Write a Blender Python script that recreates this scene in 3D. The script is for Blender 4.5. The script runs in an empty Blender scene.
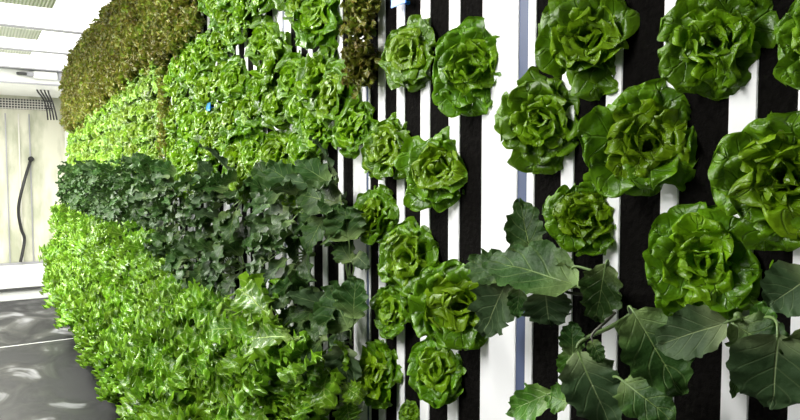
import bpy, bmesh, math, random
from mathutils import Vector, Matrix, noise

C = bpy.context.scene.collection
sc = bpy.context.scene
PI = math.pi
R = math.radians
F = 650.0; YAW = R(33.2); PITCH = R(3.2); EYE = 1.45; D = 0.9
ZB, ZT = 0.16, 2.60            # bottom and top of the grow panels

# ------------------------------------------------------------------ helpers
def ray(px, py):
    c = Vector(((px-400)/F, (210-py)/F, -1))
    m = Matrix.Rotation(-YAW, 3, 'Z') @ Matrix.Rotation(PI/2-PITCH, 3, 'X')
    return m @ c
def at(px, py, off=0.0):
    """point of the pixel on the vertical plane lying `off` metres in front of the grow wall"""
    d = ray(px, py); t = (D-off)/d.x
    return Vector((0, 0, EYE)) + d*t
def atY(px, py, y):
    d = ray(px, py); t_ = y/d.y
    return Vector((0, 0, EYE))+d*t_
def mpp(p):                    # metres per pixel at a point
    d = ray(400, 210).normalized()
    return (p-Vector((0, 0, EYE))).dot(d)/F

def obj(name, bm, mat, parent=None, smooth=True):
    me = bpy.data.meshes.new(name)
    bm.normal_update(); bm.to_mesh(me); bm.free()
    if mat: me.materials.append(mat)
    if smooth:
        for p in me.polygons: p.use_smooth = True
    o = bpy.data.objects.new(name, me); C.objects.link(o)
    if parent: o.parent = parent
    return o
def thing(name, label, cat, loc=(0, 0, 0), group=None):
    o = bpy.data.objects.new(name, None); C.objects.link(o)
    o.empty_display_size = .05
    o.location = loc; o['label'] = label; o['category'] = cat
    if group: o['group'] = group
    return o
def tag(o, label, cat, group=None):
    o['label'] = label; o['category'] = cat
    if group: o['group'] = group
    return o
def struct(name, bm, mat, parent=None):
    o = obj(name, bm, mat, parent, smooth=False)
    if not parent: o['kind'] = 'structure'
    return o
def box(bm, x0, x1, y0, y1, z0, z1, bev=0):
    g = bmesh.ops.create_cube(bm, size=1)
    for v in g['verts']:
        v.co = Vector(((x0+x1)/2+v.co.x*(x1-x0), (y0+y1)/2+v.co.y*(y1-y0), (z0+z1)/2+v.co.z*(z1-z0)))
    if bev:
        es = list({e for v in g['verts'] for e in v.link_edges})
        bmesh.ops.bevel(bm, geom=es, offset=bev, segments=2, affect='EDGES')
    return bm
def bx(*a, **k): return box(bmesh.new(), *a, **k)
def bez(p, n):
    out = []
    for i in range(n+1):
        t = i/n
        if len(p) == 2: out.append(p[0].lerp(p[1], t))
        elif len(p) == 3: out.append(p[0]*(1-t)**2+p[1]*2*t*(1-t)+p[2]*t*t)
        else: out.append(p[0]*(1-t)**3+p[1]*3*t*(1-t)**2+p[2]*3*t*t*(1-t)+p[3]*t**3)
    return out
def tube(bm, pts, r0, r1, seg=6):
    rings = []; n = len(pts)
    for i, p in enumerate(pts):
        t = (pts[min(i+1, n-1)]-pts[max(i-1, 0)]).normalized()
        a = t.cross(Vector((.13, .31, .94))).normalized(); b = t.cross(a)
        r = r0+(r1-r0)*i/(n-1)
        rings.append([bm.verts.new(p+(a*math.cos(k*2*PI/seg)+b*math.sin(k*2*PI/seg))*r) for k in range(seg)])
    for i in range(n-1):
        for k in range(seg):
            bm.faces.new((rings[i][k], rings[i][(k+1) % seg], rings[i+1][(k+1) % seg], rings[i+1][k]))
    bm.faces.new(rings[0]); bm.faces.new(rings[-1])
    return bm

# ------------------------------------------------------------------ materials
def mat(name):
    m = bpy.data.materials.new(name); m.use_nodes = True
    nt = m.node_tree
    return m, nt, nt.nodes['Principled BSDF'], nt.nodes, nt.links
def flat(name, col, rough=.5, metal=0, var=.08, scale=8, bump=0, spec=.5):
    m, nt, p, N, L = mat(name)
    tc = N.new('ShaderNodeTexCoord'); nz = N.new('ShaderNodeTexNoise'); nz.inputs['Scale'].default_value = scale; nz.inputs['Detail'].default_value = 5
    mx = N.new('ShaderNodeMix'); mx.data_type = 'RGBA'
    mx.inputs[6].default_value = [max(0, c*(1-var)) for c in col]+[1]
    mx.inputs[7].default_value = [min(1, c*(1+var)) for c in col]+[1]
    L.new(tc.outputs['Object'], nz.inputs['Vector']); L.new(nz.outputs['Fac'], mx.inputs[0]); L.new(mx.outputs[2], p.inputs['Base Color'])
    p.inputs['Roughness'].default_value = rough; p.inputs['Metallic'].default_value = metal
    p.inputs['Specular IOR Level'].default_value = spec
    if bump:
        b = N.new('ShaderNodeBump'); b.inputs['Strength'].default_value = bump; b.inputs['Distance'].default_value = .01
        L.new(nz.outputs['Fac'], b.inputs['Height']); L.new(b.outputs[0], p.inputs['Normal'])
    return m
def emis(name, col, s):
    m, nt, p, N, L = mat(name)
    p.inputs['Base Color'].default_value = (.8, .8, .8, 1)
    p.inputs['Emission Color'].default_value = (*col, 1); p.inputs['Emission Strength'].default_value = s
    return m

def leafmat(name, base, edge, rib, rough=.4, trans=.25, veins=9, ribw=.05, vary=.12, edge_lo=.5, bump=.5, crinkle=1.0, vein_mix=.35, spec=.5, tex=1.0):
    """uv.x runs across the blade, uv.y from base to tip"""
    m, nt, p, N, L = mat(name)
    def math_(op, a, b=None, c=None):
        n = N.new('ShaderNodeMath'); n.operation = op
        for i, v in enumerate((a, b, c)):
            if v is None: continue
            if isinstance(v, (int, float)): n.inputs[i].default_value = v
            else: L.new(v, n.inputs[i])
        return n.outputs[0]
    def mixc(f, a, b):
        n = N.new('ShaderNodeMix'); n.data_type = 'RGBA'
        for s, v in ((0, f), (6, a), (7, b)):
            if isinstance(v, (int, float)): n.inputs[s].default_value = v
            elif isinstance(v, tuple): n.inputs[s].default_value = (*v, 1)
            else: L.new(v, n.inputs[s])
        return n.outputs[2]
    def mr(v, a, b, c=0, d=1):
        n = N.new('ShaderNodeMapRange'); L.new(v, n.inputs[0])
        for i, q in enumerate((a, b, c, d)): n.inputs[i+1].default_value = q
        return n.outputs[0]
    uv = N.new('ShaderNodeUVMap'); sp = N.new('ShaderNodeSeparateXYZ'); L.new(uv.outputs[0], sp.inputs[0])
    au = math_('ABSOLUTE', math_('MULTIPLY_ADD', sp.outputs[0], 2, -1))
    v = sp.outputs[1]
    tc = N.new('ShaderNodeTexCoord')
    nz = N.new('ShaderNodeTexNoise'); nz.inputs['Scale'].default_value = 28*tex; nz.inputs['Detail'].default_value = 4; L.new(tc.outputs['Object'], nz.inputs['Vector'])
    nf = N.new('ShaderNodeTexNoise'); nf.inputs['Scale'].default_value = 130*tex; nf.inputs['Detail'].default_value = 3; L.new(tc.outputs['Object'], nf.inputs['Vector'])
    oi = N.new('ShaderNodeObjectInfo')
    midrib = mr(math_('ADD', au, math_('MULTIPLY', v, ribw*.6)), ribw*.4, ribw*1.3, 1, 0)
    sv = math_('SINE', math_('MULTIPLY', math_('SUBTRACT', v, math_('MULTIPLY', au, .35)), veins*2*PI))
    side = mr(sv, .86, 1.0, 0, 1)
    side = math_('MULTIPLY', side, mr(au, .55, .9, 1, .1))
    em = mr(math_('MAXIMUM', au, math_('MULTIPLY', math_('POWER', v, 3), 1.0)), edge_lo, 1.0, 0, 1)
    em = math_('MULTIPLY', em, mr(nz.outputs['Fac'], .3, .6, .4, 1))
    c0 = mixc(em, base, edge)
    c0 = mixc(mr(v, .0, .35, .7, 0), c0, rib)
    c1 = mixc(math_('MULTIPLY', side, vein_mix), c0, rib)
    c2 = mixc(math_('MULTIPLY', midrib, .8), c1, rib)
    hs = N.new('ShaderNodeHueSaturation')
    L.new(mr(oi.outputs['Random'], 0, 1, .5-vary*.05, .5+vary*.05), hs.inputs['Hue'])
    L.new(math_('MULTIPLY', mr(nz.outputs['Fac'], .3, .7, 1-vary*2, 1+vary*2), mr(oi.outputs['Random'], 0, 1, 1-vary, 1+vary)), hs.inputs['Value'])
    L.new(c2, hs.inputs['Color'])
    L.new(hs.outputs[0], p.inputs['Base Color'])
    p.inputs['Roughness'].default_value = rough
    p.inputs['Specular IOR Level'].default_value = spec
    h = math_('ADD', math_('MULTIPLY', side, -.5), math_('MULTIPLY', nf.outputs['Fac'], 1.2*crinkle))
    h = math_('ADD', h, math_('MULTIPLY', nz.outputs['Fac'], 1.5*crinkle))
    h = math_('ADD', h, math_('MULTIPLY', midrib, -.8))
    b = N.new('ShaderNodeBump'); b.inputs['Strength'].default_value = bump; b.inputs['Distance'].default_value = .003 if tex == 1 else .006
    L.new(h, b.inputs['Height']); L.new(b.outputs[0], p.inputs['Normal'])
    tr = N.new('ShaderNodeBsdfTranslucent'); L.new(hs.outputs[0], tr.inputs['Color']); L.new(b.outputs[0], tr.inputs['Normal'])
    ms = N.new('ShaderNodeMixShader'); ms.inputs[0].default_value = trans
    L.new(p.outputs[0], ms.inputs[1]); L.new(tr.outputs[0], ms.inputs[2]); L.new(ms.outputs[0], N['Material Output'].inputs['Surface'])
    return m

M = {}
M['white'] = flat('white_plastic', (.93, .93, .94), .35, var=.02, scale=3)
M['medium'] = flat('black_felt', (.005, .0045, .004), .95, var=.6, scale=90, bump=.6, spec=.04)
M['rail'] = flat('blue_grey_rail', (.085, .11, .20), .5, var=.08, scale=12)
M['lettuce_out'] = leafmat('lettuce_outer', (.075, .190, .003), (.140, .300, .006), (.22, .42, .05), rough=.30, trans=.22, veins=4, ribw=.05, vary=.12, vein_mix=.10, bump=.7, tex=.075, crinkle=.45, spec=.45)
M['lettuce_in'] = leafmat('lettuce_heart', (.165, .340, .004), (.250, .440, .012), (.34, .56, .06), rough=.28, trans=.28, veins=4, ribw=.05, vary=.12, vein_mix=.10, bump=.7, tex=.075, crinkle=.45, spec=.45)
M['young_out'] = leafmat('young_outer', (.120, .250, .015), (.22, .37, .03), (.38, .48, .12), rough=.30, trans=.22, veins=4, vary=.2, vein_mix=.2, tex=.11, bump=.8)
M['young_in'] = leafmat('young_heart', (.22, .39, .02), (.32, .50, .05), (.48, .62, .16), rough=.30, trans=.3, veins=4, vary=.2, vein_mix=.2, tex=.11, bump=.8)
M['kale'] = leafmat('kale_leaf', (.026, .066, .013), (.042, .092, .018), (.22, .31, .10), rough=.45, trans=.12, veins=5, ribw=.035, vary=.16, crinkle=1.0, vein_mix=.28, bump=.7, spec=.15)
M['kale_grey'] = leafmat('kale_leaf_grey', (.042, .080, .030), (.054, .096, .038), (.30, .38, .17), rough=.55, trans=.10, veins=5, ribw=.035, vary=.1, crinkle=.7, vein_mix=.14, bump=.5, spec=.15)
M['kale_young'] = leafmat('kale_leaf_young', (.065, .19, .014), (.09, .23, .02), (.35, .5, .15), rough=.42, trans=.2, veins=5, ribw=.03, vary=.12, vein_mix=.3)
M['kale_stalk'] = flat('kale_stalk', (.15, .24, .07), .45, var=.2, scale=20)
M['kale_stalk_dark'] = flat('kale_stalk_purple', (.10, .10, .07), .45, var=.2, scale=20)
M['mustard'] = leafmat('mustard_leaf', (.075, .195, .006), (.22, .42, .020), (.50, .66, .18), edge_lo=.35, rough=.28, trans=.24, veins=7, ribw=.04, vary=.16, vein_mix=.5, bump=.6)
M['mustard_stalk'] = flat('mustard_stalk', (.42, .60, .18), .4, var=.15, scale=20)
M['bronze'] = leafmat('bronze_leaf', (.20, .30, .018), (.17, .115, .022), (.40, .46, .12), tex=.1, rough=.32, trans=.25, veins=6, vary=.28, edge_lo=.35, vein_mix=.2)
M['stem'] = flat('stem_green', (.25, .38, .10), .5, var=.15, scale=20)
M['blue'] = flat('blue_plastic', (.01, .22, .85), .35, var=.05)
M['cream'] = flat('cream_liner', (.66, .66, .58), .35, var=.10, scale=2.2)
M['trim_white'] = flat('trim_white', (.80, .80, .77), .4, var=.05)
M['wall_dark'] = flat('dark_wall', (.10, .11, .09), .7, var=.3)
M['dark'] = flat('dark_gap', (.05, .05, .05), .6, var=.2)
M['grey'] = flat('grey_metal', (.33, .33, .35), .4, metal=.5, var=.1)
M['rubber'] = flat('black_rubber', (.008, .008, .008), .35, var=.3)
M['beam'] = flat('beam_underside', (.62, .60, .55), .5, var=.06)

# ------------------------------------------------------------------ blades
def sstep(a, b, x):
    t = max(0, min(1, (x-a)/(b-a))); return t*t*(3-2*t)
def prof_round(v):     # butterhead: broad, round tip
    w = .22+.78*sstep(0, .6, v)
    if v > .6: w *= math.sqrt(max(0, 1-((v-.6)/.4)**3.0))
    return w
def prof_oval(v):      # kale: ovate
    return max(0.02, math.sin(PI*min(1, v**.80)))**.62
def prof_spoon(v):     # mustard: narrow base, broad end
    w = .12+.88*sstep(.05, .65, v)
    if v > .66: w *= math.sqrt(max(0, 1-((v-.66)/.34)**2))
    return w
def blade(bm, pts, nref, W, prof=prof_round, cup=.6, ruf=.12, freq=5.0, lobes=0., lfreq=6, nu=10, nv=14, rng=None, fold=0., crumple=.05, nfreq=26, curl=0.):
    """pts: centre line; nref: direction of the upper (inner) face, a vector or a list; W: half width"""
    rng = rng or random
    n = len(pts)-1
    uvl = bm.loops.layers.uv.verify()
    ph = [rng.uniform(0, 6.28) for _ in range(4)]
    off = Vector((rng.uniform(0, 99), rng.uniform(0, 99), rng.uniform(0, 99)))
    skew = rng.uniform(-.15, .15)
    rows = []
    for j in range(nv+1):
        v = 1-(1-j/nv)**1.45; x = v*n; i = min(int(x), n-1); fr = x-i
        p = pts[i].lerp(pts[i+1], fr)
        t = (pts[min(i+2, n)]-pts[max(i-1, 0)]).normalized()
        nr = nref if isinstance(nref, Vector) else nref[i].lerp(nref[i+1], fr)
        s = t.cross(nr)
        s = s.normalized() if s.length > 1e-6 else Vector((0, 0, 1))
        nn = s.cross(t).normalized()
        w = W*prof(v)
        row = []
        for k in range(nu+1):
            u = -1+2*k/nu; a = abs(u); sg = 1 if u > 0 else -1
            lb = 1.0
            if lobes:
                q = .5+.5*math.sin(lfreq*2*PI*v*(1+.1*sg)+ph[0]*sg)
                q2 = noise.noise(Vector((v*lfreq*1.3, sg*3.1, ph[1])))
                lb = 1-lobes*(a**2)*(q*.7+.5*q2)
            ww = w*lb*(1+skew*u*.3)
            if cup > .01:
                xx = ww*math.sin(u*cup)/cup; zz = ww*(1-math.cos(u*cup))/cup
            else: xx = ww*u; zz = 0
            zz += fold*a*ww
            e = max(a, sstep(.55, 1, v))
            amp = ruf*W*(e**2.2)
            zz += amp*(math.sin(freq*2*PI*v*.9+ph[2]+sg*1.7+u*1.2)+.55*math.sin(freq*2*PI*1.9*v+ph[3]*sg+a*2)*a)
            rim = sstep(.72, 1.0, max(a, sstep(.55, 1, v)*1.0))
            zz -= curl*W*rim*rim*(1+.6*math.sin(freq*3*v+ph[1]))
            xx += amp*.45*sg*math.sin(freq*2*PI*1.3*v+ph[1]+sg)*a
            co = p+s*xx+nn*zz
            co += noise.noise_vector(co*nfreq+off)*crumple*W*(.3+e)
            row.append(bm.verts.new(co))
        rows.append(row)
    for j in range(nv):
        for k in range(nu):
            f = bm.faces.new((rows[j][k], rows[j][k+1], rows[j+1][k+1], rows[j+1][k]))
            for l, (kk, jj) in zip(f.loops, ((k, j), (k+1, j), (k+1, j+1), (k, j+1))):
                l[uvl].uv = (kk/nu, 1-(1-jj/nv)**1.45)
    return bm

def rosette_leaf(bm, az, a0, a1, L, W, rng, base=.006, **kw):
    """leaf growing from the head's centre, axis +Z; a0 / a1 = angle from the axis at base / tip"""
    rd = Vector((math.cos(az), math.sin(az), 0)); Z = Vector((0, 0, 1))
    p = rd*base+Z*.0; pts = [p.copy()]; nr = []
    n = 8
    for i in range(n+1):
        a = a0+(a1-a0)*(i/n)**1.2
        t = rd*math.sin(a)+Z*math.cos(a)
        nr.append(-rd*math.cos(a)+Z*math.sin(a))
        if i < n:
            p = p+t*(L/n); pts.append(p.copy())
    blade(bm, pts, nr, W, rng=rng, **kw)

def head_meshes(seed, hi=True):
    """a butterhead: wide reflexed outer leaves and a bunched heart, radius about 1"""
    rng = random.Random(seed)
    ob, ib = bmesh.new(), bmesh.new()
    nu, nv = (14, 18) if hi else (7, 9)
    n = 26 if hi else 18
    for i in range(n):
        f = i/(n-1)              # 0 inner .. 1 outer
        az = i*2.39996+rng.uniform(-.4, .4)
        if f < .5:
            g = f/.5
            a0 = R(6+26*g+rng.uniform(-8, 8)); a1 = a0+R(rng.uniform(-30, 15)*(1-g)+(12+rng.uniform(0, 55))*g*1.3)
            L = .60+.24*g+rng.uniform(-.08, .08); W = .30+.16*g+rng.uniform(-.04, .05)
            rosette_leaf(ib, az, a0, a1, L, W, rng, cup=1.25-.35*g, ruf=.24, freq=rng.uniform(1.3, 2.6), nu=nu, nv=nv, base=.03+.08*g, crumple=.20, nfreq=2.6, curl=.28)
        else:
            g = (f-.5)/.5
            a0 = R(38+26*g+rng.uniform(-9, 9)); a1 = a0+R(rng.uniform(15, 62)+8*g)
            L = .86+.18*g+rng.uniform(-.10, .12); W = .46+.06*g+rng.uniform(-.06, .06)
            rosette_leaf(ob, az, a0, a1, L, W, rng, cup=rng.uniform(.3, .9), ruf=.20, freq=rng.uniform(1.3, 2.6), nu=nu, nv=nv, base=.08, crumple=.20, nfreq=2.4, curl=.22)
    sb = bmesh.new(); tube(sb, [Vector((0, 0, -.30)), Vector((0, 0, 0)), Vector((0, 0, .12))], .10, .13, 8)
    return ob, ib, sb

def orient(axis, spin):
    q = Vector(axis).normalized().to_track_quat('Z', 'Y')
    return (q.to_matrix() @ Matrix.Rotation(spin, 3, 'Z')).to_euler()

def copy_tree(o, loc, rot, scale, label, group=None):
    r = o.copy(); C.objects.link(r); r.location = loc; r.rotation_euler = rot; r.scale = scale
    r['label'] = label
    if group: r['group'] = group
    elif 'group' in r: del r['group']
    for ch in list(o.children):
        c = ch.copy(); C.objects.link(c); c.parent = r
        for g in list(ch.children):
            d = g.copy(); C.objects.link(d); d.parent = c
    return r
class Kind:
    """first use moves the prototype itself, later ones copy it"""
    def __init__(s, protos): s.p = protos; s.used = set()
    def place(s, i, loc, rot, scale, label, group=None):
        i %= len(s.p); o = s.p[i]
        if i in s.used: return copy_tree(o, loc, rot, scale, label, group)
        s.used.add(i); o.location = loc; o.rotation_euler = rot; o.scale = scale; o['label'] = label
        if group: o['group'] = group
        return o

# ------------------------------------------------------------------ setting
XL = -1.15          # opposite side
YF = 9.75           # end wall
YN = -1.6
def floor_mat():
    m, nt, p, N, L = mat('wet_floor')
    tc = N.new('ShaderNodeTexCoord'); mp = N.new('ShaderNodeMapping'); mp.inputs['Scale'].default_value = (1.6, .9, 1); L.new(tc.outputs['Object'], mp.inputs[0])
    nz = N.new('ShaderNodeTexNoise'); nz.inputs['Scale'].default_value = 1.7; nz.inputs['Detail'].default_value = 7; nz.inputs['Distortion'].default_value = 1.4
    L.new(mp.outputs[0], nz.inputs['Vector'])
    cr = N.new('ShaderNodeValToRGB'); cr.color_ramp.elements[0].position = .50; cr.color_ramp.elements[0].color = (.022, .022, .023, 1)
    cr.color_ramp.elements[1].position = .66; cr.color_ramp.elements[1].color = (.22, .22, .23, 1)  # pale streaks: bright reflections on the wet floor, painted into its base colour
    e = cr.color_ramp.elements.new(.58); e.color = (.04, .04, .04, 1)
    L.new(nz.outputs['Fac'], cr.inputs[0]); L.new(cr.outputs[0], p.inputs['Base Color'])
    mr = N.new('ShaderNodeMapRange'); mr.inputs[1].default_value = .4; mr.inputs[2].default_value = .6; mr.inputs[3].default_value = .55; mr.inputs[4].default_value = .3
    L.new(nz.outputs['Fac'], mr.inputs[0]); L.new(mr.outputs[0], p.inputs['Roughness'])
    p.inputs['Specular IOR Level'].default_value = .2
    b = N.new('ShaderNodeBump'); b.inputs['Strength'].default_value = .25; b.inputs['Distance'].default_value = .02; L.new(nz.outputs['Fac'], b.inputs['Height']); L.new(b.outputs[0], p.inputs['Normal'])
    return m
struct('floor', bx(XL, 1.5, YN, YF+.2, -.05, 0), floor_mat())
# seam across the floor
for k, y in enumerate((6.3,)):
    struct('trim_%d' % (10+k), bx(XL, 1.2, y, y+.010, 0, .003), M['trim_white'])
def ribbed(name, a, b, axis, scale):
    m, nt, p, N, L = mat(name)
    tc = N.new('ShaderNodeTexCoord'); wv = N.new('ShaderNodeTexWave'); wv.bands_direction = axis; wv.inputs['Scale'].default_value = scale
    L.new(tc.outputs['Object'], wv.inputs['Vector'])
    mx = N.new('ShaderNodeMix'); mx.data_type = 'RGBA'; mx.inputs[6].default_value = (*a, 1); mx.inputs[7].default_value = (*b, 1)
    L.new(wv.outputs['Fac'], mx.inputs[0]); L.new(mx.outputs[2], p.inputs['Base Color']); p.inputs['Roughness'].default_value = .4
    bp = N.new('ShaderNodeBump'); bp.inputs['Strength'].default_value = .4; bp.inputs['Distance'].default_value = .01; L.new(wv.outputs['Fac'], bp.inputs['Height']); L.new(bp.outputs[0], p.inputs['Normal'])
    return m
M['vent'] = ribbed('vent_ribs', (.55, .56, .50), (.80, .80, .74), 'X', 14)
CEIL = 2.65
struct('ceiling', bx(XL, 1.5, YN, YF+.2, CEIL, CEIL+.06), M['trim_white'])
glow = emis('light_panel', (1, .99, .95), 1.0)
seams = [1.8, 3.4, 4.75, 6.04, 7.15, 8.35]
for k in range(len(seams)-1):
    y0, y1 = seams[k], seams[k+1]
    t = thing('ceiling_light_panel', 'glowing white ceiling panel beside the leafy wall, number '+['one', 'two', 'three', 'four', 'five'][k], 'light panel', (0, 0, 0))
    t['label'] = ['white ceiling light panel closest to the camera above the aisle', 'white ceiling light panel at the upper left edge with ribbed strips',
                  'white ceiling panel between the first and second dark ceiling seams', 'white ceiling panel between the second and third dark ceiling seams',
                  'white ceiling panel at the end of the aisle touching the end beam'][k]
    t['group'] = 'ceiling light panels'
    obj('diffuser', bx(XL+.02, 1.1, y0+.03, y1-.03, CEIL-.03, CEIL-.002, bev=.004), glow, t, smooth=False)
    obj('ribbed_vent', bx(-.75, .50, y0+.08, y0+(.50 if k < 4 else .25), CEIL-.036, CEIL-.03), M['vent'], t, smooth=False)
    obj('edge_trim', bx(XL+.02, 1.1, y1-.028, y1+.0, CEIL-.045, CEIL-.002), M['grey'], t, smooth=False)
# walls
struct('wall_right', bx(D+.13, 1.5, YN, YF+.2, 0, CEIL), M['white'])
struct('wall_left', bx(XL-.1, XL, YN, YF+.2, 0, CEIL), M['wall_dark'])
struct('wall_rear', bx(XL-.1, 1.5, YN-.1, YN, 0, CEIL), M['wall_dark'])
def cream_mat():
    m, nt, p, N, L = mat('cream_panel')
    tc = N.new('ShaderNodeTexCoord'); mp = N.new('ShaderNodeMapping'); mp.inputs['Scale'].default_value = (2.2, 1, .7); L.new(tc.outputs['Object'], mp.inputs[0])
    nz = N.new('ShaderNodeTexNoise'); nz.inputs['Scale'].default_value = 2.6; nz.inputs['Detail'].default_value = 6; L.new(mp.outputs[0], nz.inputs['Vector'])
    cr = N.new('ShaderNodeValToRGB'); cr.color_ramp.elements[0].position = .38; cr.color_ramp.elements[0].color = (.36, .37, .27, 1)
    cr.color_ramp.elements[1].position = .58; cr.color_ramp.elements[1].color = (.58, .57, .46, 1)
    L.new(nz.outputs['Fac'], cr.inputs[0]); L.new(cr.outputs[0], p.inputs['Base Color']); p.inputs['Roughness'].default_value = .35
    return m
CM = cream_mat()
struct('wall_back', bx(XL, 1.5, YF, YF+.2, 0, CEIL), CM)
for k, x in enumerate((-.02, .20, .355, .50, .62)):
    struct('trim_%d' % (20+k), bx(x-.007, x+.007, YF-.02, YF+.01, .3, 2.22), M['grey'] if k % 2 == 0 else M['beam'])
struct('trim_1', bx(XL, 1.5, 8.55, YF, 0, .27, bev=.01), M['trim_white'])
struct('trim_2', bx(XL, 1.5, 8.52, 8.56, .125, .15), M['dark'])
struct('trim_7', bx(XL, 1.5, YF-.04, YF, .27, .30), M['grey'])
# end beam below the ceiling, and the grille under it
struct('trim_3', bx(XL, 1.5, 8.40, YF, 2.45, CEIL, bev=.01), M['trim_white'])
struct('trim_4', bx(XL, 1.5, 8.37, 8.40, 2.445, 2.462), M['grey'])
struct('trim_5', bx(XL, 1.5, 8.37, 8.41, 2.60, 2.625), M['grey'])
g = thing('wall_grille', 'dark meshed ventilation grille under the end beam above the cream wall', 'grille', (0, YF-.02, 2.28))
obj('backing', bx(-.6, .9, .0, .02, 0, .13), M['dark'], g, smooth=False)
bb = bmesh.new()
for k in range(46): box(bb, -.6+k*.033, -.6+k*.033+.008, -.012, 0, 0, .13)
for k in range(4): box(bb, -.6, .9, -.014, 0, .004+k*.032, .012+k*.032)
obj('mesh_bars', bb, M['beam'], g, smooth=False)
# sensor unit and cables on the beam
p = Vector((.52, 8.40, 2.54))
t = thing('junction_box', 'small white box with a dark opening on the end beam', 'box', atY(27, 78, 8.37))
obj('housing', bx(.06, .30, -.02, .02, .0, .085, bev=.008), M['trim_white'], t, smooth=False)
obj('clamp', bx(-.10, .02, -.01, .02, .03, .06, bev=.004), M['dark'], t, smooth=False)
obj('bracket', bx(.0, .07, -.015, .02, .02, .07, bev=.004), M['grey'], t, smooth=False)
obj('side_plate', bx(.31, .40, -.0, .02, .0, .10, bev=.004), M['grey'], t, smooth=False)
bb = bmesh.new()
for k in range(4):
    q = [atY(36+k*4, 84, 8.9), atY(39+k*3, 97, 8.9), atY(46+k*2, 94, 8.95), atY(48+k*3, 120, 8.95)]
    q[0].z = 2.47
    tube(bb, bez(q, 12), .010, .010, 6)
tag(obj('cable_bundle', bb, M['rubber']), 'black cables hanging from the end beam beside the bronze plants', 'cable')
# hose on the end wall
hp = [atY(*q) for q in ((31, 159, YF-.03), (24, 182, YF-.12), (18.5, 208, YF-.12), (21, 228, YF-.10), (24.5, 240, YF-.10), (20.5, 262, YF-.14))]
pts = []
for i in range(len(hp)-1):
    a = hp[max(i-1, 0)]; b = hp[i]; c = hp[i+1]; d_ = hp[min(i+2, len(hp)-1)]
    for k in range(6):
        tt = k/6
        pts.append(.5*((2*b)+(c-a)*tt+(2*a-5*b+4*c-d_)*tt*tt+(3*b-a-3*c+d_)*tt**3))
pts.append(hp[-1])
hr = thing('water_hose', 'black rubber hose hanging down the cream end wall', 'hose', hp[-1])
hb = tube(bmesh.new(), [q-hp[-1] for q in pts], .019, .019, 10)
obj('hose_pipe', hb, M['rubber'], hr)
fb = tube(bmesh.new(), [hp[0]-hp[-1]+Vector((0, .03, 0)), hp[0]-hp[-1]+Vector((0, -.03, 0))], .034, .034, 12)
obj('wall_fitting', fb, M['rubber'], hr)

# ------------------------------------------------------------------ grow panels
def blacks_for(k):
    if k == 0: return [(.430, .483), (.523, .599), (.630, .706), (.739, .807), (.838, .905)], (.330, .926)
    if k == 1: return [(1.061, 1.136), (1.176, 1.248), (1.287, 1.355), (1.392, 1.447), (1.482, 1.524)], (.952, 1.533)
    if k == 2: return [(1.619, 1.679), (1.711, 1.782), (1.816, 1.880), (1.910, 1.963), (1.995, 2.044)], (1.545, 2.095)
    a = 2.115+(k-3)*.572 if k > 0 else .330-.022-.572
    return [(a+.085+i*.096, a+.085+i*.096+.062) for i in range(5)], (a, a+.55)
def grow_panel(k, label):
    bl, (a, b) = blacks_for(k)
    t = thing('grow_panel', label, 'grow panel', (D, (a+b)/2, ZB))
    cy = (a+b)/2; H = ZT-ZB
    fb_ = bmesh.new()
    box(fb_, .05, .10, a-cy, b-cy, 0, H)
    e = [a]+[q for w in bl for q in w]+[b]
    for i in range(0, len(e), 2):
        box(fb_, 0, .051, e[i]-cy, e[i+1]-cy, 0, H, bev=.0012)
    obj('white_face', fb_, M['white'], t, smooth=False)
    for (y0, y1) in bl:
        obj('growing_medium', bx(.0025, .052, y0-cy+.0005, y1-cy-.0005, .004, H-.004), M['medium'], t, smooth=False)
    obj('side_rail', bx(.002, .10, b-cy+.001, b-cy+(.026 if k == 0 else .012), 0, H), M['rail'], t, smooth=False)
    obj('gutter', bx(-.03, .12, a-cy, b-cy, -.10, 0.0, bev=.008), M['white'], t, smooth=False)
plabels = ['white grow panel with black slots at the right edge, behind the largest lettuces',
 'white grow panel left of the blue-grey rail with five black slots, widest clear white band',
 'white grow panel behind the bronze lettuce column and the dark kale',
 'white grow panel behind the blue clip and the crowded butterheads']
for k in range(13):
    lab = plabels[k] if k < 4 else ['white grow panel mostly hidden by plants, fourth beyond the blue-grey rail', 'white grow panel mostly hidden by plants, fifth beyond the blue-grey rail',
      'white grow panel showing slivers beside the narrow bronze lettuce column', 'white grow panel fully hidden under plants, next after the narrow bronze column',
      'white grow panel under the dense foliage, midway to the end wall', 'white grow panel under the dense foliage, fourth from the end wall', 'white grow panel under the dense foliage, third from the end wall',
      'white grow panel under the dense foliage, second from the end wall', 'white grow panel under the dense foliage, last before the end wall'][k-4]
    grow_panel(k, lab)
grow_panel(-1, 'white grow panel beyond the right edge of the view, nearest of the row')
SEND = 7.75

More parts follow.
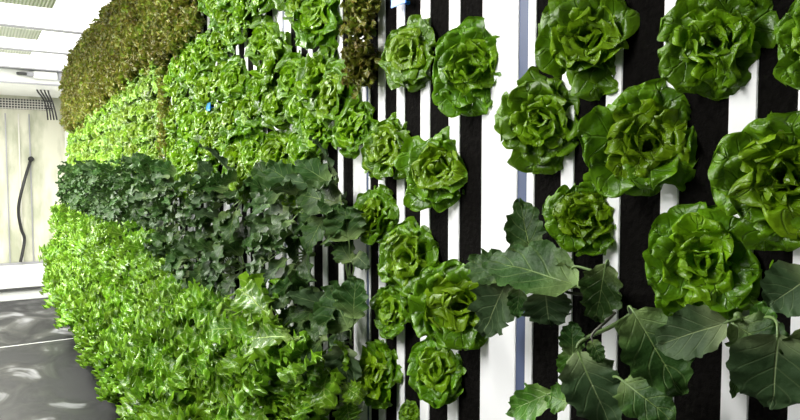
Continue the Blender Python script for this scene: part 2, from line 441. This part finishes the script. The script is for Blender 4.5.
# ------------------------------------------------------------------ butterhead lettuces, near
def head(seed, hi=True, young=False):
    ob, ib, sb = head_meshes(seed, hi)
    t = thing('butterhead_lettuce', 'x', 'lettuce')
    obj('outer_leaves', ob, M['young_out' if young else 'lettuce_out'], t)
    h = obj('heart_leaves', ib, M['young_in' if young else 'lettuce_in'], t); h['label'] = 'brighter green folded heart leaves'
    obj('stem', sb, M['stem'], t)
    return t
near = [  # centre px, width px, height px, tilt, label
 (577, 36, 100, 112, 'large butterhead lettuce at the top, just right of the blue-grey rail'),
 (703, 40, 138, 116, 'largest pale butterhead lettuce cut off by the top edge, right of centre'),
 (531, 122, 82, 98, 'butterhead lettuce overlapping the blue-grey rail in the second row'),
 (634, 143, 122, 122, 'round butterhead lettuce in the middle of the right half with a cupped leaf'),
 (772, 180, 150, 142, 'big butterhead lettuce cut off by the right edge'),
 (572, 218, 84, 84, 'small butterhead lettuce directly above the broad kale leaf and stalk'),
 (691, 263, 142, 124, 'glossy butterhead lettuce hanging just above the drooping grey kale leaves'),
 (461, 68, 80, 90, 'round single butterhead lettuce on the clear panel left of the wide white band'),
 (401, 54, 47, 72, 'butterhead lettuce right beside the frilly bronze column near the top'),
 (429, 170, 66, 82, 'butterhead lettuce below the round one, left of the wide white band'),
 (380, 151, 42, 70, 'narrow butterhead lettuce right of the broad white band, under the bronze column'),
 (403, 259, 54, 80, 'butterhead lettuce hanging above the pair of pale heads'),
 (367, 217, 34, 64, 'slim butterhead lettuce beside the kale on the white band'),
 (450, 308, 112, 100, 'bright pale butterhead lettuce touching the left tip of the kale leaf'),
 (430, 372, 52, 70, 'dark butterhead lettuce hanging below the bright pale one'),
 (383, 312, 32, 56, 'butterhead lettuce left of the bright pale head'),
 (370, 376, 32, 70, 'tall butterhead lettuce at the bottom beside the frilly mustard greens'),
 (399, 416, 30, 26, 'butterhead lettuce barely showing at the bottom edge'),
 (817, 36, 120, 110, 'butterhead lettuce just beyond the upper right corner'),
]
rng = random.Random(7)
placed = []
for i, (px, py, w, h, lab) in enumerate(near):
    t = head(100+i)
    P = at(px, py, .045)
    r = h/2*mpp(P)*1.02
    base = at(px, py, .05); base.x = D+.012
    # shift the root so the bulk of the head sits on the pixel
    kk = max(0, min(1, (w/h-.5)/.45))
    cam_d = (Vector((0, 0, EYE))-P).normalized()
    ax = (Vector((-1, -.05, .15))*(1-.75*kk)+cam_d*.95*kk+Vector((0, 0, .1))).normalized()
    c = P-ax*(.10*r); c.x = D-.004-.25*r*0
    t.location = c
    t.rotation_euler = orient(ax, rng.uniform(0, 6.28))
    s = r*(.97 if w > 95 else .99)
    wy = min(1.35, max(.8, w/h*1.0))
    t.scale = (s, s, s*.82)
    t['label'] = lab
    placed.append((c.y, c.z, r))

# ------------------------------------------------------------------ middle and far butterheads
protoH = [head(300+i, hi=True) for i in range(7)]
KH = Kind(protoH)
protoY = [head(400+i, hi=False, young=True) for i in range(6)]
KY = Kind(protoY)
def colx(i): return i
def clear(y, z, m):
    return all((abs(y-a)/m)**2+(abs(z-b)/m)**2 > 1 for a, b, r in placed)
def proj(P):
    m = (Matrix.Rotation(-YAW, 3, 'Z') @ Matrix.Rotation(PI/2-PITCH, 3, 'X')).transposed()
    c = m @ (P-Vector((0, 0, EYE)))
    if c.z > -.05: return None
    return 400+F*c.x/-c.z, 210-F*c.y/-c.z
mid_words = []
cnt = 0
y = 1.56; k = 0
while y < 3.60:
    z = EYE-.03+(.09 if k % 2 else 0)
    while z < EYE+.92:
        yy = y+rng.uniform(-.02, .02); zz = z+rng.uniform(-.02, .02); z += .16
        if not clear(yy, zz, .118): continue
        if yy > 2.95 and zz-EYE > .64: continue
        if 3.47 < yy and zz-EYE > .05: continue      # bronze there
        if 1.50 < yy < 1.72 and zz-EYE > .22: continue
        if rng.random() < .07: continue
        rr = rng.uniform(.080, .098)
        q = proj(Vector((D-.05, yy, zz)))
        if any((q[0]-a_)**2+(q[1]-b_)**2 < 17**2 for a_, b_ in ((208, 107), (312, 184), (223, 60), (247, 70), (275, 12))): continue
        if q[1] < -25 and rng.random() < .5: continue
        lab = None
        col = 'left of the bronze column' if q[0] > 300 else ('behind the broad white bands' if q[0] > 230 else 'in the crowded block left of centre')
        KH.place(cnt, (D-.004, yy, zz), orient((-1, rng.uniform(-.4, .1), rng.uniform(.05, .4)), rng.uniform(0, 6.28)), (rr*1.04, rr*1.04, rr), 'x')
        mid_words.append((q, bpy.context, cnt)); cnt += 1
        placed.append((yy, zz, rr))
    y += .105; k += 1
# far, younger and brighter heads
y = 3.72
n = 0
while y < SEND-.05:
    z = EYE+.0
    top = .63-.05*max(0, min(2, y-4.6))
    while z < EYE+top:
        yy = y+rng.uniform(-.03, .03); zz = z+rng.uniform(-.02, .02); z += .125
        if not (3.35 < yy < 3.62) or zz < EYE+.1:
            rr = rng.uniform(.075, .098)
            KY.place(n, (D-.004, yy, zz), orient((-1, rng.uniform(-.4, .1), rng.uniform(.1, .5)), rng.uniform(0, 6.28)), (rr, rr, rr*1.15),
                 'small bright butterhead lettuce in the dense far block under the bronze ones', 'young butterheads in the far block')
            n += 1
    y += .165

# ------------------------------------------------------------------ bronze frilly lettuces
def bronze(seed):
    rg = random.Random(seed)
    b = bmesh.new()
    for i in range(34):
        f = i/33
        a0 = R(4+50*f+rg.uniform(-8, 8)); a1 = a0+R(rg.uniform(5, 50))
        rosette_leaf(b, i*2.4+rg.uniform(-.4, .4), a0, a1, rg.uniform(.75, 1.1), rg.uniform(.17, .27), rg, prof=prof_spoon,
                     cup=.5, ruf=.42, freq=5.5, nu=6, nv=14, base=.05, crumple=.35, nfreq=6, lobes=.35, lfreq=6)
    t = thing('bronze_frilly_lettuce', 'x', 'lettuce')
    obj('frilly_leaves', b, M['bronze'], t)
    s = bmesh.new(); tube(s, [Vector((0, 0, -.25)), Vector((0, 0, .2))], .08, .1, 7)
    obj('stem', s, M['stem'], t)
    return t
KB = Kind([bronze(500+i) for i in range(6)])
n = 0
def putbronze(yy, zz, rr, lab, grp):
    global n
    KB.place(n, (D-.004, yy, zz), orient((-1, rng.uniform(-.4, .2), rng.uniform(-.1, .5)), rng.uniform(0, 6.28)), (rr, rr, rr*1.05), lab, grp); n += 1
y = 2.98
while y < SEND:
    z = EYE+(.635 if y < 4.6 else .635-.06*min(2, y-4.6))+(.05 if int(y*10) % 2 else 0)
    while z < EYE+(1.16 if y < 6.4 else 1.16-.12*(y-6.4)):
        putbronze(y+rng.uniform(-.02, .02), z+rng.uniform(-.015, .015), rng.uniform(.085, .11)*(1.15 if y > 4 else 1),
                  'small frilly bronze lettuce in the dense top left block', 'bronze lettuces in the top left block')
        z += .115
    y += .125
for i in range(7):
    putbronze(3.55+rng.uniform(-.03, .03), EYE+.02+i*.10, .085, 'frilly bronze lettuce in the narrow column dropping from the bronze block', 'narrow bronze column')
names = ['lowest', 'second from the bottom', 'middle', 'fourth from the bottom', 'topmost']
for i in range(5):
    P = at(358, 76-i*23, .05)
    putbronze(P.y, P.z, .080, 'frilly bronze lettuce, '+names[i]+' in the single bronze column near the middle top', None)

# ------------------------------------------------------------------ kale
def kale_leaf(parent, root, base, tip, W, nref, material, droop=0, rg=None, stalk_mat=None, nu=10, nv=20, lobes=.5, fold=.12, ruf=.16, rad=.0028, freq=4.5, mid=None, crumple=.10):
    """root: where the stalk leaves the crown; base / tip: ends of the blade"""
    rg = rg or random
    up = Vector(nref).normalized()
    m_ = (base+tip)/2+up*((tip-base).length*.13)+Vector((0, 0, droop)) if mid is None else mid
    pts = bez([base, m_, tip], 10)
    b = bmesh.new()
    blade(b, pts, up, W*1.12, prof=prof_oval, cup=.35, ruf=ruf, freq=freq, lobes=lobes, lfreq=3.4, nu=nu, nv=nv, rng=rg, fold=fold, crumple=crumple)
    lf = obj('leaf', b, material, parent)
    sb = bmesh.new()
    L = (base-root).length
    c1 = root+(base-root)*.4+Vector((-.15*L, 0, -.10*L))
    path = bez([root, c1, base-(m_-base).normalized()*L*.25, base], 10)+[p_-up*.0015 for p_ in pts[1:7]]
    tube(sb, path, rad*1.25, rad*.35, 6)
    obj('stalk', sb, stalk_mat or M['kale_stalk'], lf)
    return lf
def kale(seed, nl=8):
    rg = random.Random(seed)
    t = thing('kale_plant', 'x', 'kale')
    cs = bmesh.new(); tube(cs, [Vector((.03, 0, 0)), Vector((-.01, 0, .005)), Vector((-.035, 0, .02))], .007, .006, 7)
    obj('main_stem', cs, M['kale_stalk'], t)
    root = Vector((-.02, 0, .01))
    for i in range(nl):
        th = (i+rg.uniform(-.3, .3))/nl*2*PI
        el = rg.uniform(.25, 1.0)
        dirv = Vector((-el, math.cos(th)*.9, math.sin(th)*.7+.12)).normalized()
        stl = rg.uniform(.04, .10); bl = rg.uniform(.115, .165)
        base = root+dirv*stl+Vector((0, 0, .012))
        tip = base+(dirv+Vector((-.1, 0, rg.uniform(-.9, -.1)))).normalized()*bl
        nr = Vector((-.8, rg.uniform(-.5, .2), .75)); nr -= nr.project((tip-base).normalized())
        kale_leaf(t, root, base, tip, rg.uniform(.030, .044), nr, M['kale'] if rg.random() < .85 else M['kale_grey'], rg=rg, nu=8, nv=20, rad=.0022, ruf=.20, freq=3.6, lobes=.10, crumple=.10)
    return t
KK = Kind([kale(600+i, 7+i % 2) for i in range(7)])
n = 0
kale_pos = []
y = 1.62
while y < SEND-.05:
    rows = [(-.10, .04), (-.26, .04), (-.41, .04)] if y < 3.6 else [(-.06, .03), (-.19, .03), (-.31, .03)]
    for j, (z0, jt) in enumerate(rows):
        yy = y+rng.uniform(-.05, .05)+(j % 2)*.09; zz = EYE+z0+rng.uniform(-jt, jt)
        if not clear(yy, zz, .07) and yy < 2.0: continue
        if rng.random() < ((.22, .28, .42)[j] if y < 3.2 else .05): continue
        sc_ = rng.uniform(.85, 1.1)
        o = KK.place(n, (D, yy, zz), (0, 0, 0), (sc_, sc_, sc_), 'x'); n += 1
        o.rotation_euler = (rng.uniform(-.5, .5), rng.uniform(-.25, .25), rng.uniform(-.25, .25))
        kale_pos.append((o, yy, zz))
    y += .20 if y < 3.6 else .175

# close kale plants, leaf by leaf
def near_kale(label, rpx, leaves, seed):
    rg = random.Random(seed)
    P = at(rpx[0], rpx[1], 0.0)
    t = thing('kale_plant', label, 'kale', P)
    inv = P
    st = bmesh.new(); tube(st, [Vector((.03, 0, -.01)), Vector((0, 0, 0)), at(rpx[0], rpx[1], .03)-inv], .008, .006, 8)
    obj('main_stem', st, M['kale_stalk'], t)
    rt = at(rpx[0], rpx[1], .02)-inv
    for (b, o1, tp, o2, wpx, m, extra) in leaves:
        B = at(b[0], b[1], o1)-inv; T = at(tp[0], tp[1], o2)-inv
        W = wpx*mpp(B+inv)*.55
        view = (-(B+inv)+Vector((0, 0, EYE))).normalized()
        nr = Vector(extra.get('n', (-.75, -.45, .35)))
        extra = dict(extra); extra['lobes'] = extra.get('lobes', .3)*.42
        kw = {k_: v_ for k_, v_ in extra.items() if k_ in ('lobes', 'fold', 'ruf', 'freq')}
        r0 = rt
        if 'root' in extra: r0 = at(extra['root'][0], extra['root'][1], extra.get('ro', .04))-inv
        lf = kale_leaf(t, r0, B, T, W, nr, M[m], rg=rg, nu=12, nv=28, rad=extra.get('rad', .0026), stalk_mat=M[extra.get('sm', 'kale_stalk')], **kw)
        if m == 'kale_young': lf['label'] = 'small bright green young leaf'
    return t
near_kale('kale plant with a long horizontal leaf crossing the blue-grey rail', (618, 296), [
  ((578, 287), .10, (487, 262), .10, 54, 'kale', dict(n=(-.7, -.45, .6), lobes=.35, ruf=.10)),
  ((533, 262), .07, (520, 200), .05, 34, 'kale', dict(lobes=.3, root=(575, 286), ro=.08)),
  ((512, 276), .09, (470, 262), .09, 34, 'kale', dict(lobes=.35, root=(540, 290), ro=.07)),
  ((508, 280), .085, (484, 335), .07, 44, 'kale_grey', dict(lobes=.35, root=(540, 290), ro=.07)),
  ((545, 290), .08, (550, 326), .07, 42, 'kale_grey', dict(lobes=.2, sm='kale_stalk_dark', root=(590, 294), ro=.07)),
  ((606, 264), .10, (596, 322), .09, 36, 'kale', dict(lobes=.4)),
  ((520, 288), .09, (517, 318), .08, 18, 'kale', dict(lobes=.1, sm='kale_stalk_dark', root=(545, 292), ro=.07)),
  ((572, 268), .09, (556, 292), .07, 26, 'kale', dict(lobes=.5, root=(612, 272), ro=.07)),
], 1)
near_kale('kale plant with the long curved pale stalk at the bottom, right of centre', (634, 312), [
  ((578, 352), .09, (612, 428), .07, 50, 'kale_grey', dict(lobes=.3, rad=.0036)),
  ((573, 355), .085, (572, 322), .08, 22, 'kale', dict(lobes=.3, root=(576, 378), ro=.08)),
  ((570, 350), .08, (565, 378), .08, 18, 'kale_young', dict(lobes=.3, root=(574, 350), ro=.08)),
  ((552, 393), .10, (508, 412), .10, 30, 'kale_young', dict(lobes=.35, root=(580, 404), ro=.08)),
  ((570, 402), .10, (548, 396), .10, 26, 'kale_young', dict(lobes=.3, root=(585, 408), ro=.08)),
  ((592, 340), .09, (602, 364), .09, 14, 'kale', dict(lobes=.1, root=(615, 312), ro=.06, sm='kale_stalk_dark')),
], 2)
near_kale('kale plant with a large drooping leaf left of the rounded grey one', (640, 316), [
  ((634, 312), .12, (683, 396), .11, 54, 'kale', dict(lobes=.3, fold=.25)),
  ((622, 380), .10, (676, 424), .10, 42, 'kale', dict(lobes=.3, root=(616, 372), ro=.04)),
], 3)
near_kale('kale plant with broad rounded grey leaves in the lower right corner', (738, 316), [
  ((728, 322), .14, (656, 346), .15, 44, 'kale_grey', dict(lobes=.15, ruf=.1, fold=.2)),
  ((778, 332), .14, (772, 410), .15, 70, 'kale_grey', dict(lobes=.1, ruf=.07, fold=.1)),
  ((735, 325), .12, (792, 362), .13, 42, 'kale', dict(lobes=.2)),
  ((760, 345), .09, (764, 302), .07, 26, 'kale_young', dict(lobes=.2)),
  ((745, 352), .09, (732, 398), .09, 12, 'kale', dict(lobes=.05, sm='kale_stalk_dark')),
], 4)
near_kale('kale plant poking in from the right edge above the lower corner', (812, 320), [
  ((812, 275), .14, (768, 306), .15, 50, 'kale_grey', dict(lobes=.15, ruf=.08)),
  ((815, 330), .12, (800, 385), .12, 40, 'kale', dict(lobes=.2)),
], 5)
near_kale('kale plant with a few broad leaves against the left edge of the broad white band', (352, 285), [
  ((349, 241), .08, (346, 205), .08, 40, 'kale', dict(lobes=.2, root=(356, 262), ro=.04)),
  ((352, 262), .07, (338, 240), .07, 22, 'kale', dict(lobes=.3)),
  ((350, 330), .08, (330, 285), .09, 44, 'kale', dict(lobes=.3, root=(352, 345), ro=.05)),
  ((354, 318), .08, (357, 276), .08, 34, 'kale', dict(lobes=.2, root=(352, 345), ro=.05)),
  ((356, 255), .06, (370, 268), .05, 14, 'kale_grey', dict(lobes=.1)),
  ((344, 345), .09, (348, 385), .07, 38, 'kale_grey', dict(lobes=.5, root=(352, 340), ro=.05)),
  ((342, 204), .08, (300, 196), .10, 34, 'kale', dict(lobes=.3)),
  ((325, 235), .08, (350, 215), .08, 34, 'kale', dict(lobes=.3, root=(340, 250), ro=.05)),
], 6)

# ------------------------------------------------------------------ frilly mustard greens
def mus_leaf(parent, root, base, tip, W, nref, rg, nu=10, nv=26, rad=.003, droop=0, lobes=.42):
    up = Vector(nref).normalized()
    pts = bez([base, (base+tip)/2+up*((tip-base).length*.22), tip], 12)
    b = bmesh.new()
    blade(b, pts, up, W, prof=prof_spoon, cup=.45, ruf=.26, freq=8.0, lobes=lobes, lfreq=13, nu=nu, nv=nv, rng=rg, crumple=.16, nfreq=30)
    lf = obj('leaf', b, M['mustard'], parent)
    sb = bmesh.new(); L = (base-root).length
    path = bez([root, root+(base-root)*.5+Vector((-.1*L, 0, .15*L)), base], 6)+[q-up*.002 for q in pts[1:9]]
    tube(sb, path, rad*1.2, rad*.35, 6)
    obj('stalk', sb, M['mustard_stalk'], lf)
    return lf
def mustard(seed, nl=9, joined=False):
    rg = random.Random(seed)
    t = thing('frilly_mustard_plant', 'x', 'mustard greens')
    cs = bmesh.new(); tube(cs, [Vector((.03, 0, 0)), Vector((-.01, 0, .0)), Vector((-.04, 0, .01))], .009, .008, 7)
    obj('main_stem', cs, M['mustard_stalk'], t)
    root = Vector((-.025, 0, .0))
    bj = bmesh.new(); sj = bmesh.new()
    for i in range(nl):
        th = (i+rg.uniform(-.3, .3))/nl*2*PI
        el = rg.uniform(.5, 1.3)
        d = Vector((-el, math.cos(th)*.85, math.sin(th)*.55+.25)).normalized()
        stl = rg.uniform(.03, .08); bl = rg.uniform(.13, .19)
        base = root+d*stl
        tip = base+(d+Vector((0, 0, rg.uniform(-1.1, -.2)))).normalized()*bl
        nr = Vector((-.65, rg.uniform(-.6, .3), .8)); nr -= nr.project((tip-base).normalized())
        W = rg.uniform(.055, .078)*(.72 if joined else .9)
        if joined:
            up = nr.normalized(); pts = bez([base, (base+tip)/2+up*bl*.22, tip], 10)
            blade(bj, pts, up, W, prof=prof_spoon, cup=.45, ruf=.30, freq=8, lobes=.45, lfreq=10, nu=6, nv=36, rng=rg, crumple=.16)
            tube(sj, [root, base]+[q-up*.002 for q in pts[1:6]], .0035, .0015, 5)
        else: mus_leaf(t, root, base, tip, W, nr, rg, nu=10, nv=50)
    if joined:
        obj('frilly_leaves', bj, M['mustard'], t); obj('stalks', sj, M['mustard_stalk'], t)
    else: bj.free(); sj.free()
    return t
KM = Kind([mustard(700+i, 9) for i in range(6)])
KMF = Kind([mustard(720+i, 13, True) for i in range(5)])
n = 0; must = []
y = 1.66
while y < SEND-.0:
    far = y > 3.0
    zt = -.56 if y < 3.4 else -.46
    zs = []
    z = zt
    while z > -1.16: zs.append(z); z -= .155
    for j, z0 in enumerate(zs):
        yy = y+rng.uniform(-.04, .04)+(j % 2)*.07; zz = EYE+z0+rng.uniform(-.03, .03)
        s_ = rng.uniform(.95, 1.15)*(1.0+.42*sstep(.6, 1.05, -z0)*(1 if y > 2.4 else .5))
        K = KMF if far else KM
        o = K.place(n, (D, max(yy, 1.62), zz), (rng.uniform(-.6, .6), rng.uniform(-.25, .25), rng.uniform(-.3, .3)), (s_, s_, s_),
            'bright frilly mustard plant in the dense lower left bank', 'far frilly mustard plants'); n += 1
        if not far: must.append((o, yy, zz))
    y += .185
# the broad bright leaves in front of the kale
def near_mustard(label, rpx, leaves, seed):
    rg = random.Random(seed); P = at(rpx[0], rpx[1], 0)
    t = thing('frilly_mustard_plant', label, 'mustard greens', P)
    st = bmesh.new(); tube(st, [Vector((.03, 0, 0)), Vector((-.03, 0, 0)), Vector((-.05, 0, .01))], .009, .008, 7)
    obj('main_stem', st, M['mustard_stalk'], t)
    for (b, o1, tp, o2, wpx) in leaves:
        B = at(b[0], b[1], o1)-P; T = at(tp[0], tp[1], o2)-P
        mus_leaf(t, Vector((-.03, 0, 0)), B, T, wpx*mpp(B+P)*.60, (-.7, -.5, .45), rg, nu=14, nv=64, lobes=.35)
near_mustard('frilly mustard plant with the big bright fan leaves standing in front of the kale', (312, 352), [((278, 322), .15, (242, 288), .18, 44), ((300, 338), .16, (248, 342), .19, 46), ((262, 352), .12, (240, 372), .15, 40), ((305, 372), .13, (285, 415), .15, 40), ((268, 300), .10, (284, 286), .12, 18)], 11)
near_mustard('frilly mustard plant with the folded light leaf low at the left of the kale', (228, 338), [
  ((215, 318), .12, (186, 296), .16, 34), ((210, 330), .14, (182, 340), .18, 38), ((222, 352), .14, (195, 368), .18, 32)], 12)

near_mustard('darker frilly mustard plant at the bottom edge, just left of the broad white band', (338, 392), [
  ((330, 380), .08, (300, 372), .12, 34), ((340, 372), .07, (345, 345), .09, 24), ((332, 398), .10, (308, 425), .12, 34), ((346, 396), .08, (352, 424), .09, 28), ((344, 385), .08, (362, 398), .09, 20)], 13)
# ------------------------------------------------------------------ unique labels for the middle plants
def words_x(x):
    return None
def rank_labels(items, fmt, rows_lab):
    """items: (obj, px, py). Sort into bands of height, then number them from the left with landmarks"""
    pass
ordn = ['first', 'second', 'third', 'fourth', 'fifth', 'sixth', 'seventh', 'eighth', 'ninth', 'tenth', 'eleventh', 'twelfth', 'thirteenth', 'fourteenth', 'fifteenth', 'sixteenth', 'seventeenth', 'eighteenth', 'nineteenth', 'twentieth', 'last but one', 'last']
bpy.context.view_layer.update()
def label_set(objs, kindword, bands, side_word, group, off=.05):
    rows = {}
    for o in objs:
        p = proj(Vector((D-off, o.location.y, o.location.z)))
        zz = o.location.z-EYE
        b = min(range(len(bands)), key=lambda i: abs(bands[i][0]-zz))
        rows.setdefault(b, []).append((p[0], o))
    for b, l in rows.items():
        l.sort(key=lambda e: -e[0])
        for i, (x, o) in enumerate(l):
            o['label'] = '%s %s, %s from the right%s' % (kindword, bands[b][1], ordn[min(i, 21)], side_word)
            o['group'] = group
mids = [o for o in C.objects if o.name.startswith('butterhead_lettuce') and o['label'] == 'x']
label_set(mids, 'butterhead lettuce', [(-.02, 'of the crowded block just above the kale'), (.09, 'of the crowded block, second row above the kale'), (.16, 'of the crowded block, third row above the kale'), (.26, 'at mid height of the crowded block'),
   (.34, 'above mid height of the crowded block'), (.43, 'in the upper part of the crowded block'), (.52, 'second row from the top edge'), (.61, 'along the top edge of the photo'), (.71, 'beyond the top edge, lower row'), (.80, 'beyond the top edge, upper row'), (.9, 'beyond the top edge, topmost row')],
   '', 'butterheads in the crowded block left of centre')
label_set([o for o, y_, z_ in kale_pos if y_ < 3.3], 'dark kale plant', [(-.10, 'in the upper kale row'), (-.26, 'in the middle kale row'), (-.41, 'in the lowest kale row')], ' in the kale band', 'kale plants in the middle of the wall')
for o, y_, z_ in kale_pos:
    if y_ >= 3.3: o['label'] = 'dark kale plant in the dense far band at the left'; o['group'] = 'far kale plants'
label_set([o for o, y_, z_ in must], 'bright frilly mustard plant', [(-.56, 'in the top row of the lower bank'), (-.715, 'in the second row of the lower bank'), (-.87, 'in the third row of the lower bank'), (-1.02, 'in the fourth row of the lower bank'), (-1.16, 'in the bottom row')], '', 'frilly mustard plants in the lower bank')

# ------------------------------------------------------------------ blue clips
for (px, py, w, h, lab) in [(208, 107, 7, 8, 'blue clip among the crowded butterheads left of centre'), (312, 182, 5, 9, 'blue clip on a slot above the kale, upper one of the pair'),
                            (310, 196, 6, 8, 'light blue clip among the kale leaves, lower one of the pair'), (398, 1, 15, 9, 'blue clip on the slot at the top edge'), (157, 147, 5, 7, 'small blue clip by the narrow bronze column')]:
    P = at(px, py, .03); m_ = mpp(P)
    t = thing('plant_clip', lab, 'clip', (D-.018, P.y, P.z))
    hw = w*m_*.9; hh = h*m_*.5
    obj('tab', bx(-.012, -.009, -hw, hw, -hh, hh, bev=.001), M['blue'], t, smooth=False)
    obj('prong', bx(-.010, .036, -.004, .004, -.004, .004), M['blue'], t, smooth=False)

# ------------------------------------------------------------------ light
def area(name, loc, rot, sx, sy, power, col=(1, 1, 1)):
    l = bpy.data.lights.new(name, 'AREA'); l.shape = 'RECTANGLE'; l.size = sx; l.size_y = sy; l.energy = power; l.color = col
    o = bpy.data.objects.new(name, l); C.objects.link(o); o.location = loc; o.rotation_euler = rot
    return o
def aim(o, target):
    o.rotation_euler = (Vector(target)-o.location).to_track_quat('-Z', 'Y').to_euler()
a = area('ceiling_lamp', (-.35, 6.3, 2.55), (0, 0, 0), .35, 4.6, 165, (1, .99, .94))
a = area('ceiling_lamp', (-.40, 1.5, 2.55), (0, 0, 0), .25, 2.6, 46, (1, .99, .96)); aim(a, (.6, 1.5, 1.3))
a = area('aisle_lamp', (-1.0, 1.2, 2.0), (0, 0, 0), .5, 1.8, 9); aim(a, (.9, 1.3, 1.3))
a = area('ceiling_lamp', (-.30, 3.3, 2.55), (0, 0, 0), .2, 1.0, 34, (1, .99, .94)); aim(a, (.6, 3.0, 1.5))
a = area('aisle_lamp', (-.9, 7.0, 1.3), (0, 0, 0), 3.6, 1.0, 26, (1, 1, .96)); aim(a, (.9, 7.0, 1.2))
w = bpy.data.worlds.new('World'); sc.world = w; w.use_nodes = True
w.node_tree.nodes['Background'].inputs[0].default_value = (.9, .9, .9, 1); w.node_tree.nodes['Background'].inputs[1].default_value = .3

cam = bpy.data.cameras.new('Camera'); cam.sensor_width = 36; cam.lens = F/800*36; cam.clip_start = .02
co = bpy.data.objects.new('Camera', cam); C.objects.link(co); co.location = (0, 0, EYE); co.rotation_euler = (PI/2-PITCH, 0, -YAW)
sc.camera = co
sc.view_settings.view_transform = 'Standard'; sc.view_settings.look = 'None'; sc.view_settings.gamma = 1; sc.view_settings.use_curve_mapping = False
sc.view_settings.exposure = 0.95
